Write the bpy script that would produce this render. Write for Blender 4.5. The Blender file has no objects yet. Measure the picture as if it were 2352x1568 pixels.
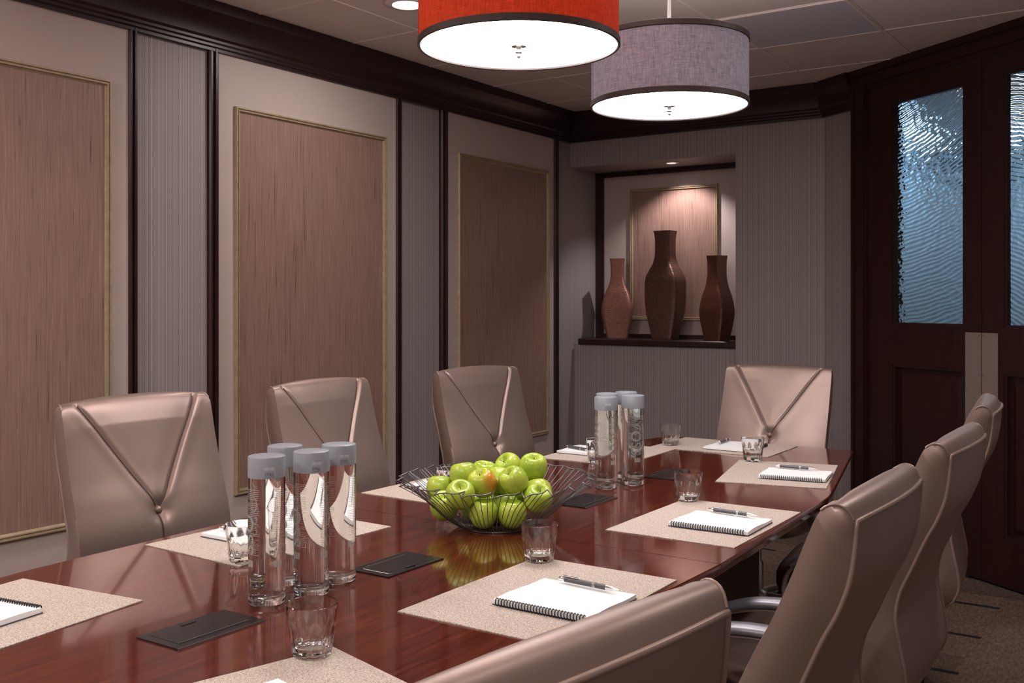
import bpy, math, random
from mathutils import Vector, Matrix, noise as mnoise
R = math.radians
SC = bpy.context.scene
COL = SC.collection

# ------------------------------------------------------------------ camera, world, exposure, lamps
CAM_Z = 1.33
YAW = math.atan(1562 / 2330.0)
cam_d = bpy.data.cameras.new('camera'); cam = bpy.data.objects.new('camera', cam_d); COL.objects.link(cam)
cam.location = (0, 0, CAM_Z); cam.rotation_euler = (math.pi / 2, 0, YAW)
cam_d.sensor_width = 36.0; cam_d.lens = 36.0 * 2330 / 2352
cam_d.shift_y = -(784 - 695) / 2352
cam_d.clip_start = 0.05; cam_d.clip_end = 50
SC.camera = cam
w = bpy.data.worlds.new('world'); SC.world = w; w.use_nodes = True
w.node_tree.nodes['Background'].inputs[0].default_value = (0.5, 0.45, 0.45, 1)
w.node_tree.nodes['Background'].inputs[1].default_value = 0.05
vs = SC.view_settings
vs.view_transform = 'Standard'; vs.look = 'None'; vs.gamma = 1.0; vs.use_curve_mapping = False
vs.exposure = 0.15
SC.cycles.max_bounces = 14; SC.cycles.transmission_bounces = 14; SC.cycles.glossy_bounces = 6
SC.cycles.diffuse_bounces = 4; SC.cycles.blur_glossy = 0.6; SC.cycles.sample_clamp_indirect = 6.0
SC.cycles.use_denoising = True

def lamp(name, kind, loc, power, color=(1, .93, .87), size=.15, aim=None, spot=None, blend=.4, spread=None):
    d = bpy.data.lights.new(name, kind); d.energy = power; d.color = color
    if kind == 'AREA':
        d.shape = 'DISK'; d.size = size
        if spread: d.spread = R(spread)
    else:
        d.shadow_soft_size = size
    if kind == 'SPOT':
        d.spot_size = R(spot); d.spot_blend = blend
    o = bpy.data.objects.new(name, d); o.location = loc
    if aim is not None:
        o.rotation_euler = (Vector(aim) - Vector(loc)).to_track_quat('-Z', 'Y').to_euler()
    COL.objects.link(o); return o

CEIL = 2.62
WARM = (1, .925, .885)
# unseen ceiling lamps added for brightness; only the fourth belongs to a visible fitting
lamp('downlight_and_fill', 'AREA', (-3.0, .80, 2.608), 21, WARM, .3)
lamp('downlight_and_fill', 'AREA', (-1.48, .35, 2.608), 5, WARM, .2)
lamp('downlight_and_fill', 'AREA', (-1.6, -.9, 2.608), 14, WARM, .3)
lamp('downlight_and_fill', 'AREA', (-2.81, 3.38, 2.606), 9, WARM, .14)
lamp('downlight_and_fill', 'AREA', (-2.81, -.35, 2.608), 18, WARM, .14)
lamp('downlight_and_fill', 'AREA', (-.45, -.40, 2.608), 26, WARM, .14)
lamp('downlight_and_fill', 'AREA', (-.15, 1.55, 2.608), 3, WARM, .14)
lamp('downlight_and_fill', 'AREA', (-.15, 3.38, 2.608), 11, WARM, .14)
# the niche spotlight
lamp('niche_lamp', 'SPOT', (-2.86, 6.19, 2.245), 27, (1, .90, .92), .015, aim=(-2.86, 6.30, 1.2), spot=118, blend=.6)
# cool light of the corridor beyond the glazed doors
lamp('corridor_lamp', 'AREA', (-1.70, 6.80, 2.55), 10, (.40, .70, 1), .5)
lamp('corridor_lamp', 'AREA', (-.86, 6.80, 2.55), 7, (.85, .94, 1), .4)

# ------------------------------------------------------------------ materials
def nt(name):
    m = bpy.data.materials.new(name); m.use_nodes = True
    t = m.node_tree; return m, t, t.nodes['Principled BSDF']
def setp(p, **k):
    N = dict(rough='Roughness', metal='Metallic', ior='IOR', trans='Transmission Weight', coat='Coat Weight', coatr='Coat Roughness',
             spec='Specular IOR Level', sheen='Sheen Weight')
    for a, v in k.items(): p.inputs[N[a]].default_value = v
def node(t, kind, **k):
    n = t.nodes.new(kind)
    for a, v in k.items(): setattr(n, a, v)
    return n
def coords(t, scale=(1, 1, 1), rot=(0, 0, 0), src='Object'):
    tc = node(t, 'ShaderNodeTexCoord'); mp = node(t, 'ShaderNodeMapping')
    mp.inputs['Scale'].default_value = scale; mp.inputs['Rotation'].default_value = rot
    t.links.new(tc.outputs[src], mp.inputs['Vector']); return mp.outputs['Vector']
def ntex(t, vec, scale=1, detail=4, rough=.55, dist=0):
    n = node(t, 'ShaderNodeTexNoise'); n.inputs['Scale'].default_value = scale; n.inputs['Detail'].default_value = detail
    n.inputs['Roughness'].default_value = rough; n.inputs['Distortion'].default_value = dist
    t.links.new(vec, n.inputs['Vector']); return n.outputs['Fac']
def ramp(t, fac, stops):
    r = node(t, 'ShaderNodeValToRGB'); e = r.color_ramp.elements
    while len(e) < len(stops): e.new(.5)
    for i, (p, c) in enumerate(stops):
        e[i].position = p; e[i].color = (*c, 1)
    t.links.new(fac, r.inputs['Fac']); return r.outputs['Color']
def bump(t, p, h, strength=.3, dist=.002):
    b = node(t, 'ShaderNodeBump'); b.inputs['Strength'].default_value = strength; b.inputs['Distance'].default_value = dist
    t.links.new(h, b.inputs['Height']); t.links.new(b.outputs['Normal'], p.inputs['Normal'])
def plain(name, c, rough=.5, **k):
    m, t, p = nt(name); p.inputs['Base Color'].default_value = (*c, 1); setp(p, rough=rough, **k); return m
def noisy(name, stops, scale=(1, 1, 1), nscale=1, detail=4, rough=.5, b=0, bd=.002, dist=0, **k):
    m, t, p = nt(name); f = ntex(t, coords(t, scale), nscale, detail, .6, dist)
    t.links.new(ramp(t, f, stops), p.inputs['Base Color']); setp(p, rough=rough, **k)
    if b: bump(t, p, f, b, bd)
    return m
def emit(name, c, s):
    m, t, p = nt(name); p.inputs['Base Color'].default_value = (*c, 1)
    p.inputs['Emission Color'].default_value = (*c, 1); p.inputs['Emission Strength'].default_value = s; return m
def glass(name, c=(1, 1, 1), ior=1.45, rough=0.0):
    m, t, p = nt(name); p.inputs['Base Color'].default_value = (*c, 1); setp(p, rough=rough, trans=1, ior=ior); return m

def stripe_mat(name, direction):
    # fine vertical pinstripes of the wallpaper: noise of one coordinate along the wall
    m, t, p = nt(name)
    tc = node(t, 'ShaderNodeTexCoord'); d = node(t, 'ShaderNodeVectorMath', operation='DOT_PRODUCT'); d.inputs[1].default_value = direction
    t.links.new(tc.outputs['Object'], d.inputs[0])
    n = node(t, 'ShaderNodeTexNoise', noise_dimensions='1D'); n.inputs['Scale'].default_value = 150; n.inputs['Detail'].default_value = 2.5
    n.inputs['Roughness'].default_value = .75
    t.links.new(d.outputs['Value'], n.inputs['W'])
    col = ramp(t, n.outputs['Fac'], [(.33, (.18, .152, .152)), (.47, (.29, .252, .252)), (.56, (.345, .305, .304)), (.68, (.43, .385, .38))])
    t.links.new(col, p.inputs['Base Color']); setp(p, rough=.55)
    bump(t, p, n.outputs['Fac'], .15, .001); return m

def panel_fabric(name):
    # crinkled silk panel: long vertical wrinkles, a few dark and a few pale
    m, t, p = nt(name)
    v = coords(t, (1, 46, 1.15)); f = ntex(t, v, 3.2, 5, .62, .7)
    v2 = coords(t, (1, 150, 3.5)); f2 = ntex(t, v2, 1.3, 3, .6, .3)
    c1 = ramp(t, f, [(.30, (.118, .063, .049)), (.42, (.280, .170, .134)), (.58, (.302, .185, .147)), (.70, (.40, .268, .222))])
    c2 = ramp(t, f2, [(.3, (.86, .85, .84)), (.5, (1, 1, 1)), (.68, (1.12, 1.1, 1.08))])
    mx = node(t, 'ShaderNodeMix', data_type='RGBA', blend_type='MULTIPLY'); mx.inputs['Factor'].default_value = 1
    t.links.new(c1, mx.inputs['A']); t.links.new(c2, mx.inputs['B']); t.links.new(mx.outputs['Result'], p.inputs['Base Color'])
    setp(p, rough=.42, spec=.4); bump(t, p, f, .35, .004); return m

def shade_mat(name, c, c2, glow):
    # linen stretched on the drum, lit through by the bulbs inside
    m, t, p = nt(name); out = t.nodes['Material Output']
    fa = ntex(t, coords(t, (260, 260, 26)), 1, 4, .7); fb = ntex(t, coords(t, (30, 30, 420)), 1, 4, .7)
    ad = node(t, 'ShaderNodeMath', operation='ADD'); t.links.new(fa, ad.inputs[0]); t.links.new(fb, ad.inputs[1])
    hf = node(t, 'ShaderNodeMath', operation='MULTIPLY'); hf.inputs[1].default_value = .5; t.links.new(ad.outputs[0], hf.inputs[0])
    col = ramp(t, hf.outputs[0], [(.38, c), (.62, c2)])
    t.links.new(col, p.inputs['Base Color']); setp(p, rough=.8, spec=.2)
    tr = node(t, 'ShaderNodeBsdfTranslucent'); t.links.new(col, tr.inputs['Color'])
    mx = node(t, 'ShaderNodeMixShader'); mx.inputs[0].default_value = glow
    t.links.new(p.outputs[0], mx.inputs[1]); t.links.new(tr.outputs[0], mx.inputs[2]); t.links.new(mx.outputs[0], out.inputs['Surface'])
    return m

M = {}
M['paint'] = noisy('pale_board_paint', [(.3, (.47, .385, .355)), (.7, (.50, .41, .375))], nscale=2, rough=.55)
M['stripe_y'] = stripe_mat('striped_wallpaper_long', (0, 1, 0))
M['stripe_x'] = stripe_mat('striped_wallpaper_end', (1, 0, 0))
M['stripe_d'] = stripe_mat('striped_wallpaper_angle', (.8146, -.5805, 0))
M['dark'] = noisy('espresso_wood', [(.3, (.020, .0075, .0075)), (.7, (.034, .013, .012))], scale=(14, 14, 1.2), nscale=6, rough=.34, spec=.45)
M['darkh'] = noisy('espresso_wood_level', [(.3, (.020, .0075, .0085)), (.7, (.032, .012, .013))], scale=(1.2, 1.2, 30), nscale=6, rough=.34, spec=.4)
M['door'] = noisy('door_mahogany', [(.3, (.017, .0055, .0055)), (.7, (.038, .011, .010))], scale=(24, 24, 1.0), nscale=5, detail=6, rough=.32, spec=.45)
M['gold'] = noisy('antique_gilt', [(.3, (.36, .275, .175)), (.7, (.46, .36, .235))], nscale=30, rough=.42, metal=.25)
M['silk'] = panel_fabric('crinkled_silk')
M['ceiling'] = noisy('ceiling_tile', [(.3, (.74, .65, .62)), (.7, (.78, .69, .65))], nscale=3, rough=.85)
M['grid'] = plain('ceiling_grid', (.86, .77, .73), .5)
def perf():
    m, t, p = nt('perforated_metal'); v = coords(t, (75, 75, 75)); vo = node(t, 'ShaderNodeTexVoronoi'); vo.inputs['Scale'].default_value = 1
    vo.inputs['Randomness'].default_value = 0; t.links.new(v, vo.inputs['Vector'])
    t.links.new(ramp(t, vo.outputs['Distance'], [(.26, (.17, .17, .20)), (.34, (.62, .61, .68))]), p.inputs['Base Color']); setp(p, rough=.5); return m
M['perf'] = perf()
def table_mat():
    m, t, p = nt('mahogany_lacquer'); f = ntex(t, coords(t, (30, 1.6, 30)), 2.2, 7, .65, .6); g = ntex(t, coords(t, (170, 7, 60)), 1.5, 3, .6)
    c1 = ramp(t, f, [(.25, (.046, .0075, .004)), (.5, (.098, .0165, .0085)), (.75, (.15, .029, .014))])
    c2 = ramp(t, g, [(.3, (.72, .7, .7)), (.7, (1.15, 1.15, 1.15))])
    mx = node(t, 'ShaderNodeMix', data_type='RGBA', blend_type='MULTIPLY'); mx.inputs['Factor'].default_value = 1
    t.links.new(c1, mx.inputs['A']); t.links.new(c2, mx.inputs['B']); t.links.new(mx.outputs['Result'], p.inputs['Base Color'])
    setp(p, rough=.10, spec=.62, coat=.35, coatr=.04)
    h = ntex(t, coords(t, (60, 5, 10)), 1, 2, .5); bump(t, p, h, .035, .002); return m
M['table'] = table_mat()
def leather():
    m, t, p = nt('bronze_leather'); f = ntex(t, coords(t, (1, 1, 1)), 520, 3, .7)
    g = ntex(t, coords(t), 3.0, 2, .5)
    t.links.new(ramp(t, g, [(.3, (.290, .207, .178)), (.7, (.326, .237, .206))]), p.inputs['Base Color'])
    setp(p, rough=.42, metal=.6, spec=.5); bump(t, p, f, .10, .0006); return m
M['leather'] = leather()
M['seam'] = plain('stitching_thread', (.10, .06, .05), .6)
M['piping'] = plain('leather_piping', (.33, .235, .195), .38, metal=.4)
M['pewter'] = plain('pewter_arm_pad', (.20, .195, .215), .36, metal=.4)
M['silver'] = plain('brushed_silver', (.52, .48, .46), .33, metal=.9)
M['black'] = plain('black_plastic', (.008, .008, .009), .4)
M['chrome'] = plain('chrome', (.85, .85, .86), .12, metal=1)
def mat_weave():
    m, t, p = nt('woven_placemat'); f = ntex(t, coords(t, (420, 190, 100)), 1, 3, .75)
    v = coords(t, (1, 1, 1)); g = ntex(t, v, 430, 2, .6)
    ad = node(t, 'ShaderNodeMath', operation='ADD'); t.links.new(f, ad.inputs[0]); t.links.new(g, ad.inputs[1])
    hf = node(t, 'ShaderNodeMath', operation='MULTIPLY'); hf.inputs[1].default_value = .5; t.links.new(ad.outputs[0], hf.inputs[0])
    t.links.new(ramp(t, hf.outputs[0], [(.36, (.22, .16, .125)), (.5, (.49, .405, .345)), (.64, (.74, .65, .58))]), p.inputs['Base Color'])
    setp(p, rough=.8, spec=.2); bump(t, p, hf.outputs[0], .6, .002); return m
M['mat'] = mat_weave()
M['glass'] = glass('clear_glass', (.985, .995, .99), 1.46)
M['water'] = glass('still_water', (.99, 1, 1), 1.33)
M['cap'] = plain('grey_cap', (.27, .285, .32), .33)
M['ink'] = plain('cap_ink_dark', (.04, .045, .055), .5)
M['inkl'] = plain('cap_ink_pale', (.50, .52, .55), .5)
M['frost'] = plain('frosted_ink', (.85, .87, .86), .45, trans=.85)
M['print'] = plain('bottle_print', (.62, .62, .60), .6, trans=.35)
M['paper'] = plain('notebook_paper', (.88, .88, .88), .6)
M['board'] = plain('notebook_board', (.06, .06, .09), .5)
M['coil'] = plain('black_wire', (.025, .025, .03), .35, metal=.3)
M['pen'] = plain('pen_barrel', (.085, .083, .092), .38, metal=.3)
M['wire'] = plain('bowl_wire', (.15, .14, .145), .28, metal=.85)
def apple_mat():
    m, t, p = nt('green_apple_skin'); f = ntex(t, coords(t, (1, 1, .6)), 22, 4, .6); s = ntex(t, coords(t), 190, 2, .5)
    c1 = ramp(t, f, [(.3, (.27, .40, .030)), (.55, (.40, .51, .050)), (.8, (.56, .60, .10))])
    c2 = ramp(t, s, [(.66, (0, 0, 0)), (.72, (1, 1, 1))])
    mx = node(t, 'ShaderNodeMix', data_type='RGBA'); t.links.new(c2, mx.inputs['Factor'])
    t.links.new(c1, mx.inputs['A']); mx.inputs['B'].default_value = (.60, .72, .22, 1)
    t.links.new(mx.outputs['Result'], p.inputs['Base Color']); setp(p, rough=.24, spec=.5); return m
M['apple'] = apple_mat()
def blush_mat():
    m, t, p = nt('blushed_apple_skin'); f = ntex(t, coords(t), 22, 4, .6)
    c1 = ramp(t, f, [(.3, (.30, .40, .03)), (.55, (.44, .50, .05)), (.8, (.58, .58, .09))])
    tc = node(t, 'ShaderNodeTexCoord'); d = node(t, 'ShaderNodeVectorMath', operation='DOT_PRODUCT'); d.inputs[1].default_value = (20, -6, 2)
    t.links.new(tc.outputs['Object'], d.inputs[0])
    fac = ramp(t, d.outputs['Value'], [(.42, (0, 0, 0)), (.72, (.75, .75, .75))])
    mx = node(t, 'ShaderNodeMix', data_type='RGBA'); t.links.new(fac, mx.inputs['Factor'])
    t.links.new(c1, mx.inputs['A']); mx.inputs['B'].default_value = (.62, .17, .02, 1)
    t.links.new(mx.outputs['Result'], p.inputs['Base Color']); setp(p, rough=.24); return m
M['blush'] = blush_mat()
M['stem'] = plain('apple_stem', (.07, .04, .015), .7)
def vase_mat(name, a, b):
    m, t, p = nt(name)
    wv = node(t, 'ShaderNodeTexWave', bands_direction='Z'); wv.inputs['Scale'].default_value = 42; wv.inputs['Distortion'].default_value = .8
    wv.inputs['Detail'].default_value = 2; wv.inputs['Detail Scale'].default_value = 3
    t.links.new(coords(t), wv.inputs['Vector']); n = ntex(t, coords(t, (1, 1, 1)), 70, 4, .6)
    t.links.new(ramp(t, n, [(.3, a), (.7, b)]), p.inputs['Base Color']); setp(p, rough=.33, metal=.25)
    bump(t, p, wv.outputs['Fac'], .5, .0025); return m
M['vase_b'] = vase_mat('brown_vase', (.10, .044, .030), (.19, .088, .062))
M['vase_r'] = vase_mat('copper_vase', (.17, .066, .045), (.28, .115, .08))
M['vase_d'] = vase_mat('dark_red_vase', (.10, .032, .020), (.17, .058, .038))
def carpet_mat():
    m, t, p = nt('striped_carpet'); f = ntex(t, coords(t), 230, 3, .7)
    sq = node(t, 'ShaderNodeTexBrick'); sq.inputs['Scale'].default_value = 1; sq.inputs['Mortar Size'].default_value = 0
    sq.inputs['Brick Width'].default_value = .30; sq.inputs['Row Height'].default_value = .457; sq.offset = .37; sq.inputs['Bias'].default_value = 0
    sq.inputs['Color1'].default_value = (.8, .8, .8, 1); sq.inputs['Color2'].default_value = (1.35, 1.3, 1.2, 1)
    t.links.new(coords(t, src='Object'), sq.inputs['Vector'])
    lines = ntex(t, coords(t, (90, 28, 1)), 1, 3, .6)
    ad = node(t, 'ShaderNodeMath', operation='ADD'); t.links.new(f, ad.inputs[0]); t.links.new(lines, ad.inputs[1])
    hf = node(t, 'ShaderNodeMath', operation='MULTIPLY'); hf.inputs[1].default_value = .5; t.links.new(ad.outputs[0], hf.inputs[0])
    c = ramp(t, hf.outputs[0], [(.36, (.060, .040, .031)), (.64, (.20, .142, .112))])
    mx = node(t, 'ShaderNodeMix', data_type='RGBA', blend_type='MULTIPLY'); mx.inputs['Factor'].default_value = 1
    t.links.new(c, mx.inputs['A']); t.links.new(sq.outputs['Color'], mx.inputs['B'])
    # dark dashes woven into the rows
    sx = node(t, 'ShaderNodeSeparateXYZ'); t.links.new(coords(t), sx.inputs[0])
    def mth(op, a, b=None):
        q = node(t, 'ShaderNodeMath', operation=op)
        for k, z in enumerate((a, b)):
            if z is None: continue
            if isinstance(z, (int, float)): q.inputs[k].default_value = z
            else: t.links.new(z, q.inputs[k])
        return q.outputs[0]
    yy = mth('DIVIDE', mth('SUBTRACT', sx.outputs[1], 4.365), .4665)
    xx = mth('DIVIDE', mth('ADD', sx.outputs[0], .985), .29)
    cmb = node(t, 'ShaderNodeCombineXYZ'); t.links.new(mth('FLOOR', xx), cmb.inputs[0]); t.links.new(mth('FLOOR', yy), cmb.inputs[1])
    wn = node(t, 'ShaderNodeTexWhiteNoise', noise_dimensions='2D'); t.links.new(cmb.outputs[0], wn.inputs['Vector'])
    near = mth('COMPARE', mth('FLOORED_MODULO', mth('FLOOR', xx), 4), 0); near.node.inputs[2].default_value = .1
    gt = mth('MULTIPLY', mth('LESS_THAN', mth('FRACT', yy), .065), mth('MAXIMUM', near, mth('GREATER_THAN', wn.outputs['Value'], 1.1))).node
    m2 = node(t, 'ShaderNodeMix', data_type='RGBA'); t.links.new(gt.outputs[0], m2.inputs['Factor'])
    t.links.new(mx.outputs['Result'], m2.inputs['A']); m2.inputs['B'].default_value = (.022, .022, .026, 1)
    t.links.new(m2.outputs['Result'], p.inputs['Base Color']); setp(p, rough=.95, spec=.1); bump(t, p, f, .5, .003); return m
M['carpet'] = carpet_mat()
M['orange'] = shade_mat('orange_linen', (.36, .040, .010), (.60, .088, .026), .2)
M['lilac'] = shade_mat('grey_lilac_linen', (.18, .168, .215), (.42, .385, .43), .2)
M['trimband'] = plain('dark_shade_trim', (.030, .015, .012), .6)
M['diffuser'] = emit('lit_diffuser', (1, .965, .955), 15)
M['diffuser_far'] = emit('lit_diffuser_cool', (.97, .97, 1), 8.5)
M['lens'] = emit('lit_downlight_lens', (1, .95, .88), 9)
M['bulb'] = emit('lit_niche_bulb', (.95, .97, 1), 6)
M['white'] = plain('white_enamel', (.75, .72, .70), .4)
M['plate'] = plain('brushed_push_plate', (.40, .31, .28), .45, metal=.55)
M['doorglass'] = glass('rippled_glass', (.93, .97, 1), 1.5, .06)
M['cwall'] = noisy('corridor_paint', [(.35, (.30, .40, .46)), (.65, (.42, .45, .48))], nscale=1.2, rough=.7)
M['boxm'] = plain('power_box_black', (.012, .010, .011), .22)
M['boxe'] = plain('power_box_edge', (.20, .19, .19), .3, metal=.6)

# ------------------------------------------------------------------ mesh helpers
class MB:
    def __init__(s): s.v = []; s.f = []
    def add(s, v, f):
        o = len(s.v); s.v += [tuple(p) for p in v]; s.f += [tuple(i + o for i in q) for q in f]; return s
    def box(s, x0, x1, y0, y1, z0, z1, bev=0):
        if bev <= 0:
            v = [(x, y, z) for z in (z0, z1) for y in (y0, y1) for x in (x0, x1)]
            return s.add(v, [(0, 2, 3, 1), (4, 5, 7, 6), (0, 1, 5, 4), (2, 6, 7, 3), (0, 4, 6, 2), (1, 3, 7, 5)])
        b = bev
        ring = lambda i: [(x0 + i, y0 + b, 0), (x0 + b, y0 + i, 0), (x1 - b, y0 + i, 0), (x1 - i, y0 + b, 0), (x1 - i, y1 - b, 0), (x1 - b, y1 - i, 0), (x0 + b, y1 - i, 0), (x0 + i, y1 - b, 0)]
        rings = []
        for i, z in ((b, z0), (0, z0 + b), (0, z1 - b), (b, z1)):
            rings.append([(p[0], p[1], z) for p in (ring(0) if i == 0 else [(min(max(q[0], x0 + b), x1 - b), min(max(q[1], y0 + b), y1 - b), 0) for q in ring(0)])])
        return s.loft(rings, True, True)
    def loft(s, rings, cap0=False, cap1=False, closed=True):
        n = len(rings[0]); v = [p for r in rings for p in r]; f = []
        for i in range(len(rings) - 1):
            for j in range(n if closed else n - 1):
                k = (j + 1) % n; f.append((i * n + j, i * n + k, (i + 1) * n + k, (i + 1) * n + j))
        if cap0: f.append(tuple(range(n))[::-1])
        if cap1: f.append(tuple((len(rings) - 1) * n + j for j in range(n)))
        return s.add(v, f)
    def lathe(s, prof, n=32, c=(0, 0, 0), mod=None, cap0=False, cap1=False):
        rings = []
        for r, z in prof:
            rings.append([(c[0] + r * (mod(2 * math.pi * j / n, z) if mod else 1) * math.cos(2 * math.pi * j / n),
                           c[1] + r * (mod(2 * math.pi * j / n, z) if mod else 1) * math.sin(2 * math.pi * j / n), c[2] + z) for j in range(n)])
        return s.loft(rings, cap0, cap1)
    def tube(s, pts, r, n=8, closed=False, flat=None, up=(0, 0, 1)):
        P = [Vector(p) for p in pts]; N = len(P); rings = []; prev = None
        for i in range(N):
            a = P[(i - 1) % N] if (closed or i) else P[i]; b = P[(i + 1) % N] if (closed or i < N - 1) else P[i]
            t = (b - a); t = t.normalized() if t.length > 1e-9 else Vector((0, 0, 1))
            if prev is None:
                u = Vector(up); u = u - t * u.dot(t)
                if u.length < 1e-4: u = Vector((1, 0, 0)) - t * t.x
            else:
                u = prev - t * prev.dot(t)
            u.normalize(); prev = u; w2 = t.cross(u)
            ru = r if flat is None else flat[0]; rw = r if flat is None else flat[1]
            rings.append([tuple(P[i] + u * (ru * math.cos(2 * math.pi * j / n)) + w2 * (rw * math.sin(2 * math.pi * j / n))) for j in range(n)])
        if closed: rings.append(rings[0]); return s.loft(rings)
        return s.loft(rings, True, True)
    def grid(s, fn, nu, nv):
        v = [fn(i / nu, j / nv) for i in range(nu + 1) for j in range(nv + 1)]
        f = [(i * (nv + 1) + j, (i + 1) * (nv + 1) + j, (i + 1) * (nv + 1) + j + 1, i * (nv + 1) + j + 1) for i in range(nu) for j in range(nv)]
        return s.add(v, f)
    def xf(s, mtx): s.v = [tuple(mtx @ Vector(p)) for p in s.v]; return s
    def build(s, name, mat, parent=None, smooth=None, **props):
        me = bpy.data.meshes.new(name); me.from_pydata(s.v, [], s.f); me.validate(); me.update()
        import bmesh
        bm = bmesh.new(); bm.from_mesh(me); bmesh.ops.remove_doubles(bm, verts=bm.verts, dist=1e-6)
        bmesh.ops.recalc_face_normals(bm, faces=bm.faces); bm.to_mesh(me); bm.free()
        me.materials.append(mat)
        if smooth is not None:
            me.shade_smooth()
            if smooth < 180: me.set_sharp_from_angle(angle=R(smooth))
        o = bpy.data.objects.new(name, me); COL.objects.link(o)
        if parent is not None: o.parent = parent
        for k, q in props.items(): o[k] = q
        return o

def thing(name, label, cat, loc=(0, 0, 0), rz=0, group=None):
    o = bpy.data.objects.new(name, None); COL.objects.link(o); o.empty_display_size = .1
    o.location = loc; o.rotation_euler = (0, 0, rz); o['label'] = label; o['category'] = cat
    if group: o['group'] = group
    return o
def tag(o, label, cat, group=None):
    o['label'] = label; o['category'] = cat
    if group: o['group'] = group
    return o
def struct(o): o['kind'] = 'structure'; return o
def dup(root, loc, rz, label=None, parent=None):
    c = root.copy(); COL.objects.link(c)
    if parent is not None: c.parent = parent
    else:
        c.location = loc; c.rotation_euler = (0, 0, rz)
        if label: c['label'] = label
    for ch in list(root.children): dup(ch, None, None, None, c)
    return c
def sweep(mb, prof, path, side=1):
    # crown and casing mouldings: profile (distance from wall, height) along a floor-plan path
    P = [Vector(p) for p in path]; rings = []
    for i, p in enumerate(P):
        d0 = (P[i] - P[i - 1]).normalized() if i else None
        d1 = (P[i + 1] - P[i]).normalized() if i < len(P) - 1 else None
        n0 = Vector((d0.y, -d0.x)) * side if d0 else None; n1 = Vector((d1.y, -d1.x)) * side if d1 else None
        if n0 is None: m = n1
        elif n1 is None: m = n0
        else:
            m = (n0 + n1).normalized(); m = m / max(.3, m.dot(n0))
        rings.append([(p.x + m.x * d, p.y + m.y * d, z) for d, z in prof])
    mb.loft(rings, True, True); return mb

# ------------------------------------------------------------------ the room shell
LX = -3.56; BY = 6.02
PD = Vector((-1.806, 6.02)); DD = Vector((.8146, -.5805)); DN = Vector((-.5805, -.8146))
def dp(t, off): q = PD + DD * t + DN * off; return (q.x, q.y)
def dbox(mb, t0, t1, o0, o1, z0, z1):
    c = [dp(t0, o0), dp(t1, o0), dp(t1, o1), dp(t0, o1)]
    return mb.loft([[(*q, z0) for q in c], [(*q, z1) for q in c]], True, True)
E3 = dp(3.2, 0)

struct(MB().box(LX - .1, 2.0, -1.7, 8.2, -.05, 0).build('floor', M['carpet']))
struct(MB().box(LX - .1, 2.0, -1.7, 8.2, CEIL, CEIL + .05).build('ceiling', M['ceiling']))
g = MB()
for k in range(-4, 4):
    x = -1.21 + .6096 * k
    if LX + .1 < x < .8: g.box(x - .004, x + .004, -1.55, 6.0, CEIL - .0035, CEIL + .001)
for k in range(-11, 2):
    y = 4.965 + .6096 * k
    if -1.5 < y < 6: g.box(LX + .09, -.9 if y > 5 else (.4 if y > 4.2 else .78), y - .004, y + .004, CEIL - .0035, CEIL + .001)
struct(g.build('trim_9', M['grid']))

# left wall: striped paper carrier, then pale boards between dark uprights
struct(MB().box(LX - .1, LX, -1.6, 6.45, 0, CEIL).build('wall_left', M['stripe_y']))
POSTS = [(y0 + dy - per, y1 + dy - per) for per in (3.29, 1.645) for dy in (0,) for y0, y1 in ((2.525, 2.569), (2.926, 2.981))]
POSTS += [(2.525, 2.569), (2.926, 2.981), (4.172, 4.219), (4.563, 4.632), (5.792, 5.858)]
boards = [(-.309, .88), (1.336, 2.525), (2.981, 4.172), (4.632, 5.792)]
pb = MB()
for y0, y1 in boards: pb.box(LX - .005, LX + .012, y0 - .004, y1 + .004, .12, 2.45)
struct(pb.build('trim_1', M['paint']))
n = 2
for y0, y1 in POSTS:
    m = (y0 + y1) / 2; hw = (y1 - y0) / 2
    prof = [(-hw, 0), (-hw, .016), (-hw * .8, .024), (-hw * .45, .024), (-hw * .3, .014), (-hw * .1, .014), (0, .028), (hw * .35, .028), (hw * .5, .018), (hw * .75, .018), (hw * .8, .012), (hw, .012), (hw, 0)]
    o = MB().loft([[(LX + d, m + a, z) for a, d in prof] for z in (.12, 2.45)], True, True).build('trim_%d' % (10 + n), M['dark'], smooth=20)
    struct(o); n += 1
CR = [(0, 2.425), (.026, 2.425), (.026, 2.437), (.036, 2.442), (.036, 2.452), (.046, 2.458), (.046, 2.468), (.054, 2.478), (.058, 2.50), (.068, 2.53), (.085, 2.552), (.094, 2.566), (.10, 2.572), (.10, CEIL - .001), (0, CEIL - .001)]
mb = MB(); sweep(mb, CR, [(LX, -1.6), (LX, BY), (PD.x, PD.y), dp(.31, 0)])
struct(mb.build('trim_2', M['darkh'], smooth=25))
struct(sweep(MB(), [(0, 0), (.016, 0), (.016, .11), (.008, .125), (0, .125)], [(LX, -1.6), (LX, 6.09), (-2.36, 6.09)]).build('baseboard_left', M['dark']))

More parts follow.
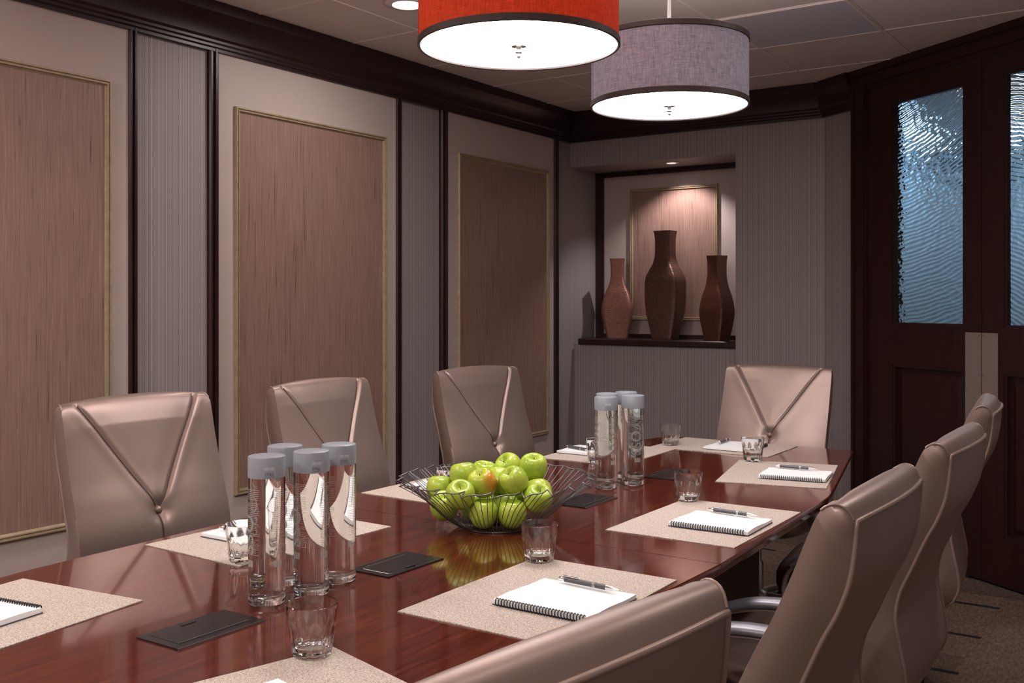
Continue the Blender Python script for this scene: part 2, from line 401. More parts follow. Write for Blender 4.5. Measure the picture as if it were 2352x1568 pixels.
# end wall with the niche
wb = MB()
wb.box(LX, -2.36, BY, 6.46, 2.257, CEIL)
wb.box(LX, -2.36, 6.085, 6.46, 0, 1.045)
wb.box(-2.36, -1.806, BY, 6.46, 0, CEIL)
wb.box(LX - .1, -1.806, 6.44, 6.5, 0, CEIL)
struct(wb.build('wall_back', M['stripe_x']))
struct(sweep(MB(), [(0, 0), (.016, 0), (.016, .11), (.008, .125), (0, .125)], [(-2.36, BY), (PD.x, PD.y), dp(.3, 0)]).build('baseboard_back', M['dark']))
struct(MB().box(-3.52, -2.36, 6.062, 6.44, 1.043, 1.085, .006).build('trim_3', M['dark']))     # niche shelf
struct(MB().box(LX, -2.361, 6.41, 6.445, 1.085, 2.257).build('wall_niche', M['paint']))
nf = MB()
nf.box(LX, -3.512, 6.385, 6.412, 1.085, 2.257); nf.box(-3.512, -2.361, 6.385, 6.412, 2.222, 2.257); nf.box(-3.512, -2.361, 6.385, 6.412, 1.085, 1.112)
nf.box(-2.40, -2.361, 6.385, 6.412, 1.112, 2.222); nf.box(-3.512, -3.500, 6.395, 6.412, 1.112, 2.222)
struct(nf.build('trim_4', M['dark']))

# framed silk panels
def silk_panel(c, wdt, z0, z1, axis, label, fw=.026, nrm=1):
    t = thing('wall_panel', label, 'panel', c, 0 if axis == 'y' else -math.pi / 2, 'gilt framed silk wall panels')
    h = wdt / 2
    MB().box(0, .006, -h + .012, h - .012, z0 + .012, z1 - .012).build('silk_face', M['silk'], t)
    prof = [(0, 0), (0, .012), (.003, .02), (.008, .02), (.010, .013), (.013, .013), (.015, .018), (.019, .018), (.021, .009), (fw, .007), (fw, 0)]
    rings = []
    for (yy, zz, sy, sz) in ((-h, z0, 1, 1), (h, z0, -1, 1), (h, z1, -1, -1), (-h, z1, 1, -1), (-h, z0, 1, 1)):
        rings.append([(d, yy + sy * a, zz + sz * a) for a, d in prof])
    MB().loft(rings).build('gilt_frame', M['gold'], t)
    return t
silk_panel((LX + .012, 1.93, 0), 1.02, .472, 2.205, 'y', 'tall silk panel in gilt frame at the left edge of the photo, beside the nearest left chair')
silk_panel((LX + .012, 3.575, 0), 1.02, .472, 2.205, 'y', 'tall silk panel in gilt frame on left wall, behind the four nearest bottles, whole top visible')
silk_panel((LX + .012, 5.215, 0), 1.0, .466, 2.203, 'y', 'tall dim silk panel in gilt frame on left wall, nearest the niche corner')
silk_panel((-2.96, 6.41, 0), .655, 1.21, 2.127, 'x', 'smaller silk panel in gilt frame at the back of the niche behind the vases', .02)

# angled wall with the glazed double doors
aw = MB(); dbox(aw, 0, .31, -.12, 0, 0, CEIL); dbox(aw, 2.06, 3.25, -.12, 0, 0, CEIL); dbox(aw, .31, 2.06, -.12, 0, 2.525, CEIL)
struct(aw.build('wall_angled', M['stripe_d']))
fr = MB(); dbox(fr, .303, .43, -.12, .06, 0, CEIL - .001); dbox(fr, .43, .497, -.12, .045, 0, 2.56); dbox(fr, .303, 2.17, -.01, .065, 2.53, CEIL - .001)
dbox(fr, .43, 2.04, -.12, .05, 2.503, 2.53); dbox(fr, 1.965, 2.04, -.12, .045, 0, 2.53); dbox(fr, 2.04, 2.17, -.12, .06, 0, CEIL - .001)
dbox(fr, .303, 2.17, .06, .085, 2.585, CEIL - .001)
dbox(fr, .318, .333, .058, .068, 0, 2.53); dbox(fr, .405, .418, .058, .07, 0, 2.53)
struct(fr.build('trim_5', M['door']))
def ripple(t0, t1, z0, z1, cx, cz, wl, amp, seed):
    def fn(u, v):
        t = t0 + (t1 - t0) * u; z = z0 + (z1 - z0) * v
        d = math.hypot(t - cx, (z - cz)) + .010 * mnoise.noise((t * 9 + seed, z * 16, 0)) + .004 * mnoise.noise((t * 40 + seed, z * 40, 3))
        h = math.sin(2 * math.pi * d / wl); h = math.copysign(abs(h) ** .6, h)
        h = amp * h + amp * .7 * mnoise.noise((t * 85 + seed, z * 85, 1)) + .0016 * mnoise.noise((t * 30, z * 30, seed))
        return (*dp(t, .031 + h), z)
    nu, nv = 110, 300
    mb = MB().grid(fn, nu, nv)
    mb.grid(lambda u, v: (*dp(t0 + (t1 - t0) * u, .024), z0 + (z1 - z0) * v), nu, nv)
    for e in range(4):
        def sd(u, v, e=e):
            q = ((u, 0), (1, u), (1 - u, 1), (0, 1 - u))[e]
            return fn(*q) if v else (*dp(t0 + (t1 - t0) * q[0], .024), z0 + (z1 - z0) * q[1])
        mb.grid(sd, nu if e % 2 == 0 else nv, 1)
    return mb
def leaf(name, a, b, ga, gb, rc, plate):
    m = MB(); o0, o1 = .008, .05
    dbox(m, a, ga, o0, o1, .01, 2.50); dbox(m, gb, b, o0, o1, .01, 2.50)
    dbox(m, ga, gb, o0, o1, 2.398, 2.50); dbox(m, ga, gb, o0, o1, 1.003, 1.213); dbox(m, ga, gb, o0, o1, .01, .232)
    root = struct(m.build(name, M['door']))
    p = MB()
    for o, i in ((.022, 0), (.030, .03), (.030, .05), (.038, .075)): pass
    ringsz = []
    for o, i in ((.012, 0), (.024, 0), (.024, .03), (.036, .055)):
        ringsz.append([(*dp(t, o), z) for t, z in ((ga + i, .232 + i), (gb - i, .232 + i), (gb - i, 1.003 - i), (ga + i, 1.003 - i))])
    p.loft(ringsz, True, True).build('lower_panel', M['door'], root)
    bd = MB(); e = .013
    for z0, z1 in ((1.213, 2.398), (.232, 1.003)):
        dbox(bd, ga, ga + e, .02, .046, z0, z1); dbox(bd, gb - e, gb, .02, .046, z0, z1); dbox(bd, ga + e, gb - e, .02, .046, z1 - e, z1); dbox(bd, ga + e, gb - e, .02, .046, z0, z0 + e)
    bd.build('beading', M['dark'], root)
    ripple(ga + .004, gb - .004, 1.216, 2.395, *rc).build('glass_pane', M['doorglass'], root, smooth=60, label='rippled obscure glass')
    pl = MB(); dbox(pl, plate[0], plate[1], .049, .0525, .70, 1.187); pp = pl.build('push_plate', M['plate'], root, label='brushed metal push plate')
    sw = MB()
    for z in (1.175, .985, .905, .715):
        for t in (plate[0] + .009, plate[1] - .009):
            dbox(sw, t - .003, t + .003, .052, .0545, z - .003, z + .003)
    sw.build('screws', M['chrome'], pp)
    return root
leaf('door_1', .50, 1.2295, .626, 1.121, (.42, 3.35, .0205, .0011, 0), (1.130, 1.2285))
leaf('door_2', 1.2325, 1.96, 1.362, 1.85, (1.15, .75, .0205, .0011, 7), (1.2335, 1.327))
# the corridor seen dimly through the glass
cb = MB()
dbox(cb, -.6, 3.4, -1.75, -1.7, 0, CEIL); dbox(cb, -.65, -.6, -1.75, -.12, 0, CEIL); dbox(cb, 3.4, 3.45, -1.75, -.12, 0, CEIL)
struct(cb.build('wall_corridor', M['cwall']))
hd = MB()
dbox(hd, .9, .98, -1.70, -1.66, 0, 2.1); dbox(hd, 1.75, 1.83, -1.70, -1.66, 0, 2.1); dbox(hd, .9, 1.83, -1.70, -1.66, 2.1, 2.18); dbox(hd, .98, 1.75, -1.70, -1.68, 0, 2.1)
struct(hd.build('door_3', M['door']))
# walls behind the camera
struct(MB().box(E3[0] - .02, E3[0] + .1, -1.6, E3[1] + .05, 0, CEIL).build('wall_right', M['stripe_y']))
struct(MB().box(LX - .1, E3[0] + .1, -1.7, -1.6, 0, CEIL).build('wall_front', M['paint']))

# ceiling fixtures
t = thing('recessed_light', 'round lit recessed downlight in the ceiling left of the orange lamp', 'ceiling light', (-2.81, 3.38, CEIL))
MB().lathe([(.062, -.001), (.095, -.001), (.098, -.004), (.094, -.007), (.066, -.010), (.062, -.006), (.062, -.001)], 40).build('trim_ring', M['white'], t, smooth=40)
MB().lathe([(.001, -.0045), (.06, -.0045), (.06, -.002)], 32, cap0=True).build('lens', M['lens'], t)
t = thing('niche_light', 'small lit spotlight recessed in the niche ceiling above the tall vase', 'ceiling light', (-2.86, 6.16, 2.257))
MB().lathe([(.034, -.0005), (.055, -.0005), (.055, -.004), (.036, -.008), (.034, -.004), (.034, -.0005)], 32).build('trim_ring', M['silver'], t, smooth=40)
MB().lathe([(.001, -.003), (.033, -.003), (.033, -.001)], 24, cap0=True).build('lens', M['bulb'], t)
t = thing('ceiling_vent', 'grey perforated metal vent tile set in the ceiling grid', 'vent', (-1.515, 4.66, CEIL))
MB().box(-.30, .30, -.30, .30, -.006, -.0005).build('perforated_plate', M['perf'], t)
vf = MB()
for a in (-1, 1):
    vf.box(-.302, .302, a * .297 - .006, a * .297 + .006, -.0085, 0); vf.box(a * .297 - .006, a * .297 + .006, -.291, .291, -.0085, 0)
vf.build('vent_frame', M['grid'], t)

# pendant drum lamps
def pendant(x, y, zb, h, r, shade, label, power, lampc, diff='diffuser'):
    t = thing('pendant_lamp', label, 'pendant lamp', (x, y, zb), R(20), 'drum pendant lamps over the table')
    N = 72
    MB().lathe([(r, .004), (r, h - .004), (r - .002, h - .004), (r - .002, .004), (r, .004)], N).build('lamp_shade', shade, t, smooth=40)
    for nm, z in (('lower_band', 0), ('upper_band', h - .02)):
        MB().lathe([(r + .0005, z), (r + .0035, z + .002), (r + .0035, z + .018), (r + .0005, z + .02), (r - .004, z + .018), (r - .004, z + .002), (r + .0005, z)], N).build(nm, M['trimband'], t, smooth=40, label='dark fabric trim band')
    a = R(200)
    MB().box(r - .0005, r + .0012, -.006, .006, .02, h - .02).xf(Matrix.Rotation(a, 4, 'Z')).build('seam_strip', shade, t)
    MB().lathe([(.001, .007), (r - .004, .007), (r - .004, .011), (.001, .011)], N, cap0=True).build('diffuser', M[diff], t, label='white glowing diffuser')
    MB().lathe([(.001, .0065), (.019, .0065), (.020, .004), (.008, .002), (.005, -.004), (.010, -.009), (.010, -.012), (.004, -.015), (.006, -.020), (.004, -.025), (.001, -.027)], 24).build('finial', M['silver'], t, smooth=50, label='turned metal finial')
    MB().tube([(0, 0, h * .6), (0, 0, CEIL - zb - .02)], .007, 12).build('rod', M['silver'], t, smooth=60)
    MB().lathe([(.001, CEIL - zb - .03), (.03, CEIL - zb - .028), (.06, CEIL - zb - .004), (.06, CEIL - zb - .0005)], 32).build('canopy', M['silver'], t, smooth=40)
    sp = MB()
    for k in range(3):
        b = 2 * math.pi * k / 3; sp.tube([(0, 0, h - .03), ((r - .003) * math.cos(b), (r - .003) * math.sin(b), h - .012)], .003, 6)
    sp.build('spider_frame', M['silver'], t)
    lamp('pendant_bulb', 'POINT', (x, y, zb + h * .72), power, lampc, .07)
    return t
pendant(-1.48, 2.24, 2.003, .245, .264, M['orange'], 'orange linen drum pendant lamp, cut off by the top edge', 15, (1, .92, .88))
pendant(-1.475, 3.16, 1.992, .232, .264, M['lilac'], 'grey-lilac linen drum pendant lamp with dark bands and a thin rod', 12, (1, .93, .92), 'diffuser_far')

# ------------------------------------------------------------------ the table
TZ = .75; TX = -1.5; TYC = 2.13
def half(y):
    q = abs(y - TYC); return .633 - .033 * q - .085 * (math.hypot(q - .92, .05) + (q - .92))
tb = thing('conference_table', 'long boat-shaped glossy mahogany conference table with a centre seam', 'table', (0, 0, 0))
for y0, y1 in ((.22, TYC - .0012), (TYC + .0012, 4.055)):
    rings = []
    for ins, z in ((.10, TZ - .052), (.035, TZ - .050), (.012, TZ - .030), (.010, TZ - .014), (.002, TZ - .011), (0, TZ - .007), (.0015, TZ - .002), (.004, TZ)):
        K = 40; ye0 = y0 + (ins if y0 < 1 else 0); ye1 = y1 - (ins if y1 > 3 else 0)
        ys = [ye0 + (ye1 - ye0) * k / K for k in range(K + 1)]
        rings.append([(TX + half(y) - ins, y, z) for y in ys] + [(TX - half(y) + ins, y, z) for y in reversed(ys)])
    MB().loft(rings, True, True).build('table_top', M['table'], tb, smooth=25)
for y0, y1 in ((.75, 1.35), (2.9, 3.5)):
    MB().box(TX - .22, TX + .22, y0, y1, .06, TZ - .053, .01).build('pedestal', M['dark'], tb)
    MB().box(TX - .26, TX + .26, y0 - .05, y1 + .05, 0, .07, .01).build('plinth', M['dark'], tb)
MB().box(TX - .02, TX + .02, 1.35, 2.9, .15, TZ - .053).build('modesty_panel', M['dark'], tb)

# power boxes let into the table
def power_box():
    t = thing('power_box', '', 'power box', (0, 0, TZ), 0, 'black power boxes in the table top')
    f = MB(); 
    f.box(-.056, -.042, -.095, .095, 0, .0026); f.box(.034, .056, -.095, .095, 0, .0026); f.box(-.042, .034, -.095, -.078, 0, .0026); f.box(-.042, .034, .078, .095, 0, .0026)
    f.box(-.042, .034, -.078, .078, 0, .0006)
    f.build('frame', M['boxm'], t)
    l = MB(); l.box(-.041, .033, -.077, .077, .0006, .0034, .0008); l.build('lid', M['boxm'], t)
    MB().box(-.0415, -.036, -.014, .016, .0034, .0042).build('finger_slot', M['black'], t)
    MB().box(.0335, .0352, -.076, .076, .0026, .0040).build('hinge_strip', M['boxe'], t, label='grey metal hinge strip')
    MB().box(.0552, .0565, -.095, .095, 0, .003).build('edge_trim', M['boxe'], t, label='grey metal edge')
    return t
pb0 = power_box()
pb0.location = (-1.46, 1.19, TZ); pb0['label'] = 'black power box nearest the camera, in front of the four nearest bottles'
dup(pb0, (-1.462, 1.725, TZ), R(180), 'black power box between the nearest bottles and the apple bowl')
dup(pb0, (-1.475, 2.585, TZ), 0, 'black power box half hidden behind the right rim of the apple bowl')
dup(pb0, (-1.462, 3.135, TZ), R(180), 'black power box just right of the far bottles')

# ------------------------------------------------------------------ chairs
def interp(T, z):
    if z <= T[0][0]: return T[0][1]
    for a, b in zip(T, T[1:]):
        if z <= b[0]:
            f = (z - a[0]) / (b[0] - a[0]); return a[1] + f * (b[1] - a[1])
    return T[-1][1]
def smooth_path(P, n):
    # Catmull-Rom through P, resampled evenly
    Q = []
    for i in range(len(P) - 1):
        p0 = Vector(P[max(i - 1, 0)]); p1 = Vector(P[i]); p2 = Vector(P[i + 1]); p3 = Vector(P[min(i + 2, len(P) - 1)])
        for k in range(12):
            s = k / 12; Q.append(.5 * ((2 * p1) + (p2 - p0) * s + (2 * p0 - 5 * p1 + 4 * p2 - p3) * s * s + (3 * p1 - p0 - 3 * p2 + p3) * s ** 3))
    Q.append(Vector(P[-1])); L = [0]
    for a, b in zip(Q, Q[1:]): L.append(L[-1] + (b - a).length)
    out = []; j = 0
    for k in range(n + 1):
        d = L[-1] * k / n
        while j < len(L) - 2 and L[j + 1] < d: j += 1
        s = (d - L[j]) / max(1e-9, L[j + 1] - L[j]); out.append(Q[j].lerp(Q[j + 1], min(1, s)))
    return out
FRONT = [(.148, .436), (.180, .446), (.202, .49), (.208, .56), (.198, .64), (.182, .72), (.152, .79), (.120, .855), (.090, .925), (.067, .985), (.052, 1.020), (.040, 1.036), (.024, 1.041), (.009, 1.034), (0, 1.016)]
REAR = [(.148, .436), (.112, .455), (.092, .495), (.093, .54), (.104, .60), (.112, .655), (.103, .71), (.080, .763), (.051, .83), (.029, .873), (.012, .919), (.004, .964), (0, 1.016)]
NP = 200; FP = smooth_path(FRONT, NP); RP = smooth_path(REAR, NP)
HW = .237
BTN_Z = .762
def half_w(z): return HW + .004 * max(0, min(1, (1.0 - z) / .35))
def rear_hw(z): return half_w(z) - .022
def bow(p, a): return -(.010 + .010 * max(0, min(1, (p.y - .6) / .3))) * (1 - a * a)
def front_pt(i, a):
    # a in -1..1 across; returns the cushion surface point
    p = FP[i]; q0 = FP[max(i - 1, 0)]; q1 = FP[min(i + 1, NP)]; tng = (q1 - q0).normalized(); nrm = Vector((tng.y, -tng.x))
    if nrm.x < 0 and p.y < 1.02 and i < NP * .8: nrm = -nrm
    z = p.y; e_ = max(0, (i / NP - .90) / .10); y = a * (half_w(z) * (1 - e_) + (rear_hw(z) + .002) * e_); fade = min(1, i / 8.0) * min(1, (NP - i) / 8.0)
    b = .020 * (1 - abs(a) ** 3.2)
    if i > NP * .42: q_ = (i / NP - .42) / .58; b *= 1 - .85 * q_ * q_ * (3 - 2 * q_)
    fz = i <= NP * .93
    sm_ = max(0, min(1, (z - .84) / .2)); crown = .007 * (1 - a * a) * sm_ * sm_ * (3 - 2 * sm_)
    if fz:
        za = BTN_Z; zt = 1.040; s = (z - za) / (zt - za)
        if s > 0:
            edge = .80 * HW * s; d = abs(y) - edge; cs = .83
            dd = d * cs
            groove = -.0065 * math.exp(-(dd / .0058) ** 2)
            k_ = 1 / (1 + math.exp(-max(-30, min(30, dd / .0032))))
            inner = (1 - k_) * -.0025 * math.exp(-((dd + .012) / .035) ** 2) + k_ * .0018 * math.exp(-((dd - .014) / .018) ** 2)
            b += (groove + inner) * min(1, .35 + s * 3) * min(1, max(0, (1.06 - s) * 12))
        else:
            b += -.007 * math.exp(-(y / .007) ** 2)
        rr = y * y + (z - za) ** 2 * 1.2
        b += -.018 * math.exp(-rr / .0007)
    b *= fade
    q = p + nrm * b
    if i > NP * .84: q.x += bow(RP[NP], a) * ((i / NP - .84) / .16)
    FN[0] = nrm
    return (q.x, y, q.y + crown)
FN = [None]
def front_off(i, a, d):
    q = Vector(front_pt(i, a)); n_ = FN[0]; return q + Vector((n_.x * d, 0, n_.y * d))
def piping_pt(i, s):
    p = RP[i]; return Vector((p.x - .002, s * rear_hw(p.y), p.y))
def make_chair():
    c = thing('conference_chair', '', 'chair', (0, 0, 0), 0, 'bronze leather chairs around the table')
    NA = 190; m = MB(); rings = []
    ss = [math.sin((-1 + 2 * k / NA) * math.pi / 2 * .86) / math.sin(math.pi / 2 * .86) for k in range(NA + 1)]
    for i in range(NP + 1): rings.append([front_pt(i, a) for a in ss])
    m.loft(rings, closed=False)
    for sgn in (-1, 1):     # boxing between the front and the rear edge
        rr = []
        for i in range(NP + 1):
            f = Vector(front_pt(i, sgn)); r = piping_pt(i, sgn); row = []
            for k in range(7):
                q = f.lerp(r, k / 6); q.y += sgn * .010 * math.sin(math.pi * k / 6) * min(1, (f - r).length / .05); row.append(tuple(q))
            rr.append(row)
        m.loft(rr, closed=False)
    m.build('back_cushion', M['leather'], c, smooth=70)
    pnl = MB(); rows = []
    for i in range(NP + 1):
        p = RP[i]; row = []
        for k in range(25):
            a = -1 + k / 12; hw = rear_hw(p.y); row.append((p.x - .002 + bow(p, a) * min(1, i / 6), a * hw, p.y + .007 * (1 - a * a) * max(0, (p.y - .9) / .116)))
        rows.append(row)
    pnl.loft(rows, closed=False).build('back_panel', M['leather'], c, smooth=60)
    pp = [piping_pt(i, -1) for i in range(0, NP + 1, 2)]
    top = [Vector((RP[NP].x - .002 + bow(RP[NP], a), a * rear_hw(1.016), 1.016 + .0065 * (1 - a * a) + .001)) for a in [-.9 + .1 * k for k in range(19)]]
    pp2 = [piping_pt(i, 1) for i in range(NP, -1, -2)]
    bot = [Vector((RP[0].x - .002 , a * rear_hw(.436), .436)) for a in [.8 - .2 * k for k in range(9)]]
    MB().tube(pp + top + pp2 + bot, .0042, 8, closed=True).build('piping', M['piping'], c, smooth=60)
    for s in (-1, 1):     # the gathered welt where the top wraps the corners
        MB().tube([Vector(front_pt(i, s)) + Vector((0, s * .0005, .0005)) for i in range(int(NP * .915), NP, 2)], .0021, 6).build('corner_welt', M['piping'], c, smooth=60)
    bi = min(range(int(NP * .75)), key=lambda i: abs(FP[i].y - BTN_Z)); bp = Vector(front_pt(bi, 0))
    bt = MB().lathe([(.001, .0075), (.006, .0065), (.0095, .003), (.0105, -.001), (.009, -.006), (.001, -.008)], 20)
    bt.xf(Matrix.Translation(bp + Vector((.004, 0, .002))) @ Matrix.Rotation(R(62), 4, 'Y')).build('button', M['leather'], c, smooth=60, label='covered leather button')
    for s in (-1, 1):
        sm = MB(); pts = []
        for i in range(bi + 2, int(NP * .93)):
            z = FP[i].y; e = .80 * (z - BTN_Z) / (1.040 - BTN_Z) * HW / half_w(z)
            if e < .82: pts.append(front_off(i, s * e, .0020))
        sm.tube(pts, .0012, 6).build('seam', M['seam'], c)
    MB().tube([front_off(i, 0, .0024) for i in range(30, bi - 3)], .0015, 6).build('seam', M['seam'], c)
    # seat
    st = MB(); rows = []
    for z, gx in ((.415, -.03), (.425, -.008), (.445, 0), (.475, 0), (.495, -.008), (.505, -.035), (.510, -.09)):
        row = []
        for k in range(48):
            a = 2 * math.pi * k / 48; cx = math.copysign(abs(math.cos(a)) ** .35, math.cos(a)); sy = math.copysign(abs(math.sin(a)) ** .35, math.sin(a))
            row.append((.40 + (.235 + gx) * cx, (.252 + gx) * sy, z))
        rows.append(row)
    st.loft(rows, True, True).build('seat', M['leather'], c, smooth=60)
    for s in (-1, 1):
        loop = smooth_path([(.30, .425, 0), (.245, .46, 0), (.225, .55, 0), (.235, .625, 0), (.29, .648, 0), (.41, .640, 0), (.50, .605, 0), (.53, .54, 0), (.51, .47, 0), (.45, .425, 0)], 40)
        y = s * .282
        am = MB().tube([Vector((p.x, y, p.y)) for p in loop], .01, 10, flat=(.006, .016), up=(1, 0, 0)).build('armrest', M['silver'], c, smooth=60, label='silver metal arm loop')
        top_ = smooth_path([(.215, .630, 0), (.24, .652, 0), (.30, .662, 0), (.40, .655, 0), (.48, .628, 0), (.505, .610, 0)], 20)
        MB().tube([Vector((p.x, y, p.y)) for p in top_], .01, 14, flat=(.013, .026), up=(0, 0, 1)).build('arm_pad', M['pewter'], am, smooth=70, label='dark pewter arm pad')
        br = MB().tube([(.34, s * .2, .41), (.34, y, .425)], .014, 8); br.build('arm_bracket', M['silver'], am, smooth=60)
    MB().box(.22, .46, -.12, .12, .37, .416, .01).build('tilt_mechanism', M['black'], c)
    MB().lathe([(.045, .08), (.045, .13), (.03, .14), (.03, .25), (.022, .26), (.022, .38)], 20, (.35, 0, 0), cap0=True, cap1=True).build('column', M['silver'], c, smooth=40)
    for k in range(5):
        a = 2 * math.pi * k / 5 + math.pi; d = Vector((math.cos(a), math.sin(a), 0)); o = Vector((.35, 0, 0))
        lg = MB().tube([o + Vector((0, 0, .12)), o + d * .16 + Vector((0, 0, .10)), o + d * .30 + Vector((0, 0, .078))], .016, 8, flat=(.013, .02)).build('leg', M['silver'], c, smooth=60)
        cs = MB(); w_ = d.cross(Vector((0, 0, 1))); ce = o + d * .295
        for e in (-1, 1):
            cs.tube([ce + w_ * (e * .008) + Vector((0, 0, .028)), ce + w_ * (e * .026) + Vector((0, 0, .028))], .027, 16)
        cs.tube([ce + Vector((0, 0, .03)), ce + Vector((0, 0, .072))], .007, 8)
        cs.build('caster', M['black'], lg, smooth=40)
    return c
chair = make_chair()
# the origin of a chair lies under the rear top edge, it faces +x
def put_chair(o, rear, face_deg, label, lift=0, tilt=0):
    # lift: the gas spring of each chair is set a little differently
    if o is None:
        o = dup(chair, (rear[0], rear[1], 0), R(face_deg), label)
    for ch in o.children:
        if not ch.name.startswith(('column', 'leg')): ch.location.z = lift
        if ch.name.startswith(('back_', 'piping', 'corner_welt', 'button', 'seam')):     # spring tilt of the back
            pv = Vector((.14, 0, .5)); ch.rotation_euler = (0, R(tilt), 0)
            ch.location = pv - Matrix.Rotation(R(tilt), 3, 'Y') @ pv + Vector((0, 0, lift))
    o.location = (rear[0], rear[1], 0); o.rotation_euler = (0, 0, R(face_deg)); o['label'] = label
put_chair(chair, (-2.545, 1.757), 0, 'bronze leather chair on left side of table, nearest the camera at left', .012, 9)
put_chair(None, (-2.560, 2.49), 3, 'bronze leather chair on left side of table, behind the four nearest bottles', .008, 8)
put_chair(None, (-2.520, 3.36), -7, 'bronze leather chair on left side of table, behind the apple bowl', .008, 8)
put_chair(None, (-1.512, 4.435), -90, 'bronze leather chair at the far end of the table, facing the camera', 0, 4)
put_chair(None, (-.428, .763), 170.5, 'bronze leather chair seen from behind at the bottom edge, only its top showing', 0)
put_chair(None, (-.416, 1.752), 180, 'bronze leather chair on right side, second from camera, arm pads showing left of it', -.012)
put_chair(None, (-.428, 2.525), 180, 'bronze leather chair on right side, third from camera, standing before the far right one', -.012)
put_chair(None, (-.508, 3.435), 187, 'bronze leather chair on right side farthest from camera, against the door push plates', -.012)

# ------------------------------------------------------------------ place settings
MW, ML = .345, .488
def mat_mesh():
    def top(u, v):
        x = -MW / 2 + MW * u; y = -ML / 2 + ML * v
        return (x, y, .0022 + .0006 * mnoise.noise((x * 9, y * 9, 0)))
    m = MB().grid(top, 20, 28)
    m.grid(lambda u, v: (-MW / 2 + MW * u, -ML / 2 + ML * v, 0.0002), 1, 1)
    for e in range(4):
        def sd(u, v, e=e):
            q = top(*((u, 0), (1, u), (1 - u, 1), (0, 1 - u))[e]); return (q[0], q[1], .0002 if v == 0 else q[2])
        m.grid(sd, 20 if e % 2 == 0 else 28, 1)
    return m
m0 = mat_mesh().build('placemat', M['mat'], smooth=40)
tag(m0, '', 'placemat', 'woven beige placemats')
def simple_copy(o, loc, rz, label):
    c = o.copy(); COL.objects.link(c); c.location = loc; c.rotation_euler = (0, 0, rz); c['label'] = label; return c
MATS = [(-1.095, .968, -15, 'beige woven placemat under the tumbler nearest the camera, cut by the bottom edge'),
        (-1.065, 1.705, 0, 'beige woven placemat on right side, second from camera, in front of the apple bowl'),
        (-1.07, 2.525, 0, 'beige woven placemat on right side, third from camera, right of the apple bowl'),
        (-1.165, 3.37, 12, 'beige woven placemat at the far right of the table, slightly turned'),
        (-1.565, 3.865, 90, 'beige woven placemat at the far end of the table, before the end chair'),
        (-1.835, .975, 7, 'beige woven placemat at the left edge of the photo, with an open-edged spiral notebook'),
        (-1.90, 1.765, -2, 'beige woven placemat before the nearest left chair, behind the four nearest bottles'),
        (-1.925, 2.55, -1, 'beige woven placemat on left side, partly behind the wire apple bowl'),
        (-1.865, 3.45, 1, 'beige woven placemat on left side far end, behind the far bottles')]
for k, (x, y, a, lab) in enumerate(MATS):
    if k == 0: m0.location = (x, y, TZ); m0.rotation_euler = (0, 0, R(a)); m0['label'] = lab
    else: simple_copy(m0, (x, y, TZ), R(a), lab)
MT = TZ + .0025

# spiral notebook, coil along -y edge
def notebook():
    t = thing('spiral_notebook', '', 'notebook', (0, 0, 0), 0, 'white spiral notebooks on the placemats')
    W, D = .214, .188
    MB().box(-W / 2, W / 2, -D / 2 + .002, D / 2, .0004, .0022).build('back_board', M['board'], t)
    def zt(x, y): 
        u = (y + D / 2) / D; return .0105 + .0018 * math.sin(u * 5.0) + .004 * max(0, u - .6) ** 1.5 + .0012 * mnoise.noise((x * 12, y * 12, 5))
    pg = MB().grid(lambda u, v: (-W / 2 + .001 + (W - .002) * u, -D / 2 + .004 + (D - .006) * v, zt(-W / 2 + W * u, -D / 2 + D * v)), 14, 20)
    pg.grid(lambda u, v: (-W / 2 + .001 + (W - .002) * u, -D / 2 + .004 + (D - .006) * v, .0022), 1, 1)
    for side in range(4):
        def sd(u, v, side=side):
            uu, vv = ((u, 0), (1, u), (1 - u, 1), (0, 1 - u))[side]
            x = -W / 2 + .001 + (W - .002) * uu; y = -D / 2 + .004 + (D - .006) * vv
            return (x, y, .0022 + (zt(-W / 2 + W * uu, -D / 2 + D * vv) - .0022) * v)
        pg.grid(sd, 14 if side % 2 == 0 else 20, 4)
    pg.build('pages', M['paper'], t, smooth=40)
    cl = MB(); turns = 30
    pts = []
    for k in range(turns * 10 + 1):
        a = 2 * math.pi * k / 10; pts.append((-W / 2 + .008 + (W - .016) * k / (turns * 10), -D / 2 + .003 + .0072 * math.cos(a), .0072 + .0068 * math.sin(a)))
    cl.tube(pts, .0013, 5).build('coil_binding', M['coil'], t, smooth=60, label='black wire coil')
    return t
nb = notebook()
NBS = [(-1.064, .965, -12, 'white spiral notebook cut off by the bottom edge, on the nearest placemat'),
       (-1.005, 1.683, 0, 'white spiral notebook with pen, nearest whole one, before the tumbler by the apple bowl'),
       (-1.02, 2.497, 1, 'white spiral notebook with pen, third from camera on the right side'),
       (-1.095, 3.33, 9, 'white spiral notebook with pen, fourth on the right side at the far corner'),
       (-1.512, 3.855, 90, 'white spiral notebook with pen at the far end of the table before the end chair'),
       (-1.868, .975, 188, 'white spiral notebook cut off by the left photo edge, coil at its far side'),
       (-1.925, 1.745, 180, 'white notebook with pen behind the tumbler and the nearest bottles'),
       (-1.93, 2.53, 178, 'white notebook with pen seen through the left side of the wire bowl'),
       (-1.925, 3.43, 181, 'white notebook with pen left of the far bottles, before the third left chair')]
for k, (x, y, a, lab) in enumerate(NBS):
    if k == 0: nb.location = (x, y, MT); nb.rotation_euler = (0, 0, R(a)); nb['label'] = lab
    else: dup(nb, (x, y, MT), R(a), lab)

